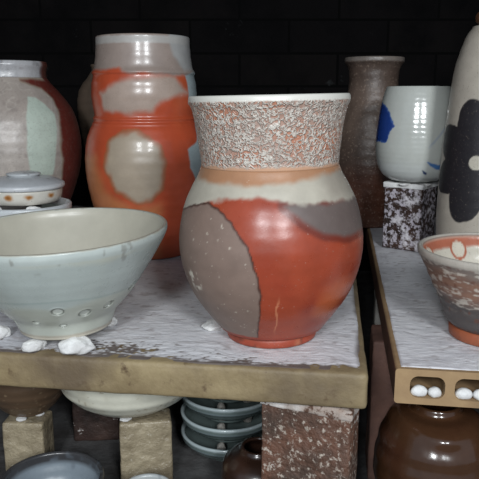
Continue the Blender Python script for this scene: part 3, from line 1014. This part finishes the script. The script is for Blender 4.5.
def prop(name, loc, rz, sx, sy, h, m, label, seed, cap=None, r=.003, group='brick props'):
    o = tag(empty(name, loc, (0, 0, R(rz))), label, 'kiln prop', group)
    me = rounded_box('brick', sx, sy, h, r, .004, (.0012, 60, seed))
    link('brick', me, m, o)
    if cap:
        me = rounded_box('wash_cap', sx + .003, sy + .003, cap, .002, .003, (.0018, 120, seed + 3))
        k = link('wash_cap', me, M_cap if h > .15 else M_wad, o, (0, 0, h - cap if h > .15 else h - cap * .35)); k['label'] = 'crusty white wash on top'
    return o


prop('kiln_prop', (PX - .002, PY + .004, .2013), -38, .060, .058, post_h, M_post_dark, 'dark crusted brick prop under the blue and white cup', 3, .008)
G_cup = glaze('white cup glaze', .06, 30, bump=(160, .12, .0016), spec=.6, coat=.3)
pr = [(r, z - cupz) for r, z in d['prof']]
PLc = {k: [(a, z - cupz) for a, z in v] for k, v in d['poly'].items()}
ang_c = math.degrees(math.atan2(PX, PY))
cz0 = .2013 + post_h + .0062
t = tag(empty('cup', (PX, PY, cz0), (0, 0, R(-ang_c))), 'glossy white cup splashed with cobalt blue, on a brick prop', 'cup')
path, ni = vessel_path(pr[1:], .004, foot_r=pr[0][0] - .001, recess=.002, step=.0012, lip=.003, floor=.010)
rip = throw_rings(.00006, 900, 4)
me, co, inn = lathe('body', path, 300, inside_from=ni, warp=rip)
s = Skin(co, inn, (182, 185, 179), .16)
s.band(.0, .03, (186, 190, 188), .2, .01, .01, amount=.6)
s.poly(PLc['blue'], (34, 62, 130), .2, .0012, .0048, 120, 3, edge=((70, 104, 164), .002))
s.poly(PLc['b2'], (70, 112, 164), .2, .001, .0014, 150, 4)
s.poly(PLc['b3'], (36, 56, 96), .2, .0008, .001, 150, 5)
s.coat(sstep(.0035, .001, np.abs((s.th - R(38)) * .058 - (s.z - .075) * .9 + .002 * noise(co, 60, 6))) * sstep(.05, .06, s.z) * sstep(.1, .085, s.z) * (s.th > 0) * .35 * (~inn), (120, 140, 176))
s.inside((180, 182, 178), .3)
s.done(me)
link('body', me, G_cup, t)
for i, (dx, dy, lab) in enumerate(((-.018, -.020, 'white wad under the left front of the blue splashed cup'),
                                   (.012, -.024, 'white wad under the right front of the blue splashed cup'),
                                   (.002, .022, 'white wad under the back of the blue splashed cup'))):
    tag(lump('clay_wad', .020, .014, .0050, 61 + i, M_wad, (PX + dx, PY + dy, cz0 - .0042), i * .7), lab, 'clay wad', 'wads under the cup')

# ---- tall bottle with black flower
G_bot = glaze('stoneware bottle glaze', .12, 60, speck=(380, .62, .70, (110, 100, 92), .5), bump=(50, .12, .003), fine=(260, .08, .001), spec=.5)
d = DATA['bottle']; pr = d['prof']
bx, by = d['loc'][0], d['loc'][1]
ang_t = math.degrees(math.atan2(bx, by))
t = pot_root('bottle', 'bottle', 'tall pale bottle painted with a black flower, at the right edge', 'bottle', (0, 0, R(-ang_t)))
ib = len(pr) - 5
path, ni = vessel_path(pr[:ib + 1], .005, foot_r=pr[0][0] - .002, recess=.003, step=.0014, floor=.012)
me, co, inn = lathe('body', path, 360, inside_from=ni, warp=throw_rings(.0001, 420, 8))
s = Skin(co, inn, (172, 164, 152), .4)
fa, fz = d['poly']['c'][0]
FR = .060
u = (s.th - R(fa)) * FR; v = s.z - fz
rho = np.hypot(u, v); phi = np.arctan2(v, u)
pet = np.zeros(len(co))
for k in range(7):
    a = R(90 + 12 + 360 / 7 * k)
    cu, cv = .040 * cos(a), .043 * sin(a)
    du, dv_ = u - cu, v - cv
    lx_, ly_ = du * cos(a) + dv_ * sin(a), -du * sin(a) + dv_ * cos(a)
    q = (lx_ / .036) ** 2 + (ly_ / .0235) ** 2 + .10 * noise(co, 90, 3 + k)
    pet = np.maximum(pet, sstep(1.06, .94, q))
s.coat(pet * (~inn), (34, 32, 36), .5)
s.coat(sstep(.0150, .0135, rho) * (~inn), (34, 32, 36), .5)
s.coat(sstep(.0096, .0084, rho + .0006 * noise(co, 120, 2)) * (~inn), (186, 180, 166), .4)
s.inside((80, 72, 66), .6)
s.done(me)
link('body', me, G_bot, t)
zt = pr[ib][1]
col_ = [(0, zt - .002), (.0200, zt - .001)] + smooth_curve([(.0200, zt + .002), (.026, zt + .006), (.0285, zt + .012), (.0270, zt + .018), (.0225, zt + .021)], .001)
col_ += [(.0205, zt + .020), (.0185, zt + .012), (.0175, zt)]
me, co, inn = lathe('collar', col_, 200)
s = Skin(co, inn, (110, 74, 50), .35); s.spots(60, .1, .5, (84, 54, 40), seed=3); s.done(me)
k = link('collar', me, G_bot, t); k['label'] = 'brown glazed collar'

# ---- bowl with orange band inside
G_rb = glaze('brushed slip bowl glaze', .14, 60, speck=(420, .64, .72, (96, 76, 64), .5), bump=(60, .25, .003), fine=(240, .15, .001), spec=.5)
d = DATA['rbowl']; pr = d['prof']
rx, ry = d['loc'][0], d['loc'][1]
ang_r = math.degrees(math.atan2(rx, ry))
t = pot_root('rbowl', 'bowl', 'brown and white bowl with orange ring inside its rim, at the right edge', 'bowl', (0, 0, R(-ang_r)))
fr = .0400
foot = [(0, .004), (fr - .010, .004), (fr - .008, .0), (fr - .001, 0), (fr, .001), (fr + .0006, .010), (fr - .001, .0115), (0, .0115)]
me, co, inn = lathe('foot', foot, 160)
s = Skin(co, inn, (150, 84, 56), .5); s.spots(70, .2, .6, (150, 76, 48), seed=3); s.done(me)
k = link('foot', me, G_rb, t); k['label'] = 'bare orange foot'
out = smooth_curve([(.0392, .0115)] + [p for p in pr if p[1] > .014], .0010)
path = [(0, .0115)] + line((.015, .0115), (.0385, .0115), .005) + out
rr, zr = out[-1]
for k in range(1, 6):
    a = pi * k / 6
    path.append((rr - .0025 + cos(a) * .0025, zr + sin(a) * .0022))
ni = len(path)
path += [(max(r - .005, .01), z) for r, z in out[::-2] if z > .021] + [(.02, .0175), (0, .0165)]
me, co, inn = lathe('body', path, 420, inside_from=ni, warp=throw_rings(.0003, 600, 3))
s = Skin(co, inn, (128, 116, 108), .42)
s.band(.0, .045, (78, 72, 70), .45, .008, .008, 40)
s.band(.045, .074, (132, 96, 78), .42, .006, .008, 40, amount=.85)
s.coat(sstep(.05, .35, noise(co * np.array([1, 1, 2.6]), 140, 12, 3)) * sstep(.028, .045, s.z) * (~inn) * .8, (196, 188, 176), .45)
s.spots(150, .35, .5, (104, 62, 46), seed=7, amount=.6)
s.band(.0800, .10, (172, 166, 156), .35, .001, .001)
s.coat(inn * sstep(.0850, .0840, s.z), (190, 184, 170), .32)
s.coat(inn * sstep(.0838, .0828, s.z) * sstep(.0730, .0750, s.z + .001 * noise(co, 90, 4)), (164, 98, 76), .35)
# painted ring inside, on the far wall
ang0 = np.arctan2(co[:, 0], co[:, 1])
for a in (-38, -2, 38, 90, 140, -80, -130):
    dd = np.hypot((ang0 - R(a)) * .069, (s.z - .0715) * 1.0)
    s.coat(inn * sstep(.0098, .0088, dd), (196, 188, 172), .32)
    s.coat(inn * sstep(.0017, .0009, np.abs(dd - .0092)), (160, 92, 68), .35)
s.done(me)
link('body', me, G_rb, t)

# ================================================================== THE LEVEL BELOW
def pedestal_bowl(key, label, base, cols, foot_r, post_label, post_m, sx, sy, rz, seed, mat, x=None, cap=None):
    d_ = DATA[key]
    X, Y = d_['loc'][0], d_['loc'][1]
    z0 = d_['prof'][0][1] - .005
    prop('kiln_prop', (X + (x or 0), Y - .014, 0), rz, sx, sy, z0 - .0045, post_m, post_label, seed, cap)
    o = tag(empty('bowl', (X, Y, z0)), label, 'bowl')
    pr_ = [(r, z - z0) for r, z in d_['prof']]
    path_, ni_ = vessel_path(pr_, .004, foot_r=pr_[0][0] - .004, recess=.002, step=.0014, floor=.012)
    me_, co_, inn_ = lathe('body', path_, 240, inside_from=ni_, warp=throw_rings(.0003, 520, seed))
    s_ = Skin(co_, inn_, cols[0], .32)
    s_.spots(60, .2, .6, cols[1], seed=5, amount=.6)
    s_.spots(260, .45, .6, cols[2], seed=6, amount=.7)
    s_.done(me_)
    link('body', me_, mat, o)
    for q in range(3):
        aa = 2.1 * q + .4
        tag(lump('clay_wad', .012, .012, .0044, seed * 7 + q, M_wad, (X + foot_r * cos(aa), Y - .014 + .6 * foot_r * sin(aa), z0 - .0043), aa),
            '%s wad between the %s and its prop' % (('right', 'left', 'front')[q], label.split(' resting')[0]), 'clay wad')
    return o


G_low = glaze('lower pots glaze', .12, 60, bump=(50, .12, .003), spec=.55)
pedestal_bowl('cream', 'cream bowl resting on a tan prop below the shelf', 0, ((204, 202, 186), (190, 186, 168), (140, 126, 104)), .018,
              'tan ash-glazed brick prop under the cream bowl', M_post_tan, .058, .034, 9, 3, G_low, .018)
pedestal_bowl('brownb', 'speckled brown bowl resting on a tan prop at the lower left', 0, ((88, 70, 54), (64, 50, 38), (146, 126, 100)), .016,
              'tan ash-glazed brick prop under the brown bowl at left', M_post_tan, .048, .036, -4, 5, G_low, .002)
prop('kiln_prop', (-.183, .790, 0), 4, .058, .050, .068, M_post_dim, 'dark white-flecked brick standing behind the two tan props', 11, None)
prop('kiln_prop', (.0650, .558, 0), -24, .084, .034, .163, M_post_front, 'large crusted brown brick prop holding up the left shelf', 13, .010)
prop('kiln_prop', (.1690, .705, 0), -8.5, .038, .060, .1675, M_pillar, 'plain brown pillar prop holding up the right shelf edge', 17, None)
prop('kiln_prop', (.192, .86, 0), -8.5, .016, .04, .1675, M_pale, 'narrow pale prop behind the brown pillar under the right shelf', 19, None)

# stacked dark grey bowls
G_stack = glaze('dark grey celadon', .15, 50, bump=(50, .12, .003), spec=.6, coat=.3)
SX, SY = -.014, .744
proto = None
STK = ['lowest dark grey bowl of the stack, on the kiln floor', 'second dark grey bowl up from the bottom of the stack',
       'third dark grey bowl up, one below the top of the stack', 'topmost dark grey bowl of the stack, close under the shelf']
for i in range(4):
    o = tag(empty('bowl', (SX, SY, .0005 + .0255 * i)), STK[i], 'bowl', 'stack of dark grey bowls')
    if proto is None:
        prf = [(.030, .006), (.042, .0095), (.050, .0155), (.0562, .023), (.0580, .0290)]
        path, ni = vessel_path(prf, .0042, foot_r=.030, recess=.003, step=.0012, floor=.010, lip=.0046)
        me, co, inn = lathe('body', path, 260, inside_from=ni, warp=throw_rings(.0003, 700, 4))
        s = Skin(co, inn, (96, 108, 106), .2)
        s.spots(50, .2, .6, (74, 86, 86), seed=3, amount=.7)
        s.band(.0280, .05, (164, 176, 178), .25, .0008, .0008, both=True)
        s.band(.0225, .0243, (118, 132, 136), .25, .0008, .0006)
        s.done(me)
        proto = link('body', me, G_stack, o)
    else:
        c = proto.copy(); C.objects.link(c); c.parent = o
    if i < 3:
        for q, a in enumerate((250, 10, 130)):
            rr_ = .024
            tag(lump('clay_wad', .012, .010, .0145, 71 + i * 3 + q, M_pale, (SX + rr_ * cos(R(a)), SY + rr_ * sin(R(a)), .0005 + .0255 * i + .0105), R(a)),
                '%s wad inside the %s bowl of the dark grey stack' % (('front', 'right', 'back left')[q], ('lowest', 'second', 'third')[i]), 'clay wad', 'wads between the stacked bowls')

# brown glazed jars
G_brown = glaze('glossy brown glaze', .3, 30, bump=(22, .25, .008), fine=(90, .05, .002), spec=.6, coat=.4)
d = DATA['brownjar']; pr = [p for p in d['prof'] if p[1] > .006]
t = pot_root('brownjar', 'jar', 'large glossy brown jar under the right shelf', 'jar', z=0.0005)
path, ni = vessel_path(pr, .005, foot_r=pr[0][0], recess=.003, step=.0016, floor=.012)


def lug(co, inner):
    co = throw_rings(.0004, 300, 3)(co, inner)
    th = np.arctan2(co[:, 0], -co[:, 1]); r = np.hypot(co[:, 0], co[:, 1])
    k = .004 * np.exp(-((th - R(-3)) / .28) ** 2 - ((co[:, 2] - .118) / .007) ** 2) * (~inner)
    sc = 1 + k / np.maximum(r, .01)
    co[:, 0] *= sc; co[:, 1] *= sc
    return co


me, co, inn = lathe('body', path, 260, inside_from=ni, warp=lug)
s = Skin(co, inn, (66, 43, 28), .2)
s.spots(22, .0, .6, (66, 40, 28), seed=3)
s.spots(26, .2, .7, (98, 62, 36), seed=5, amount=.7)
s.done(me)
link('body', me, G_brown, t)

t = tag(empty('jar', (.020, .635, .0005)), 'small dark brown jar behind the large crusted brick prop', 'jar')
prf = [(.026, .006), (.033, .018), (.0383, .030), (.0395, .040), (.0365, .051), (.029, .059), (.021, .063), (.019, .066)]
path, ni = vessel_path(prf, .004, foot_r=.025, recess=.003, step=.0018, floor=.012)
me, co, inn = lathe('body', path, 200, inside_from=ni, warp=throw_rings(.0004, 400, 7))
s = Skin(co, inn, (52, 34, 26), .3); s.spots(30, .1, .6, (38, 26, 22), seed=3); s.done(me)
link('body', me, G_brown, t)

# dark bowls seen from above in the foreground below
for (x, y, r_, h_, lab, ci) in ((-.190, .600, .052, .050, 'dark-rimmed bowl with pale bluish inside, at the bottom left', (120, 130, 138)),
                                (-.092, .588, .027, .046, 'small pale-rimmed cup before the tan prop, cut by the bottom edge', (160, 166, 168))):
    t = tag(empty('bowl' if r_ > .03 else 'cup', (x, y, .0005)), lab, 'bowl' if r_ > .03 else 'cup')
    prf = [(r_ * .62, .006), (r_ * .8, h_ * .35), (r_ * .94, h_ * .7), (r_, h_)]
    path, ni = vessel_path(prf, .004, foot_r=r_ * .6, recess=.003, step=.0014, floor=.010, lip=.005)
    me, co, inn = lathe('body', path, 220, inside_from=ni, warp=throw_rings(.0003, 500, 7))
    s = Skin(co, inn, (56, 54, 54), .3)
    s.inside(ci, .35)
    s.coat(sstep(h_ - .010, h_ - .006, s.z), (58, 58, 60) if r_ > .03 else (170, 174, 174), .3)
    s.spots(90, .3, .6, (96, 104, 112), seed=3, amount=.6, both=True)
    s.done(me)
    link('body', me, G_low, t)
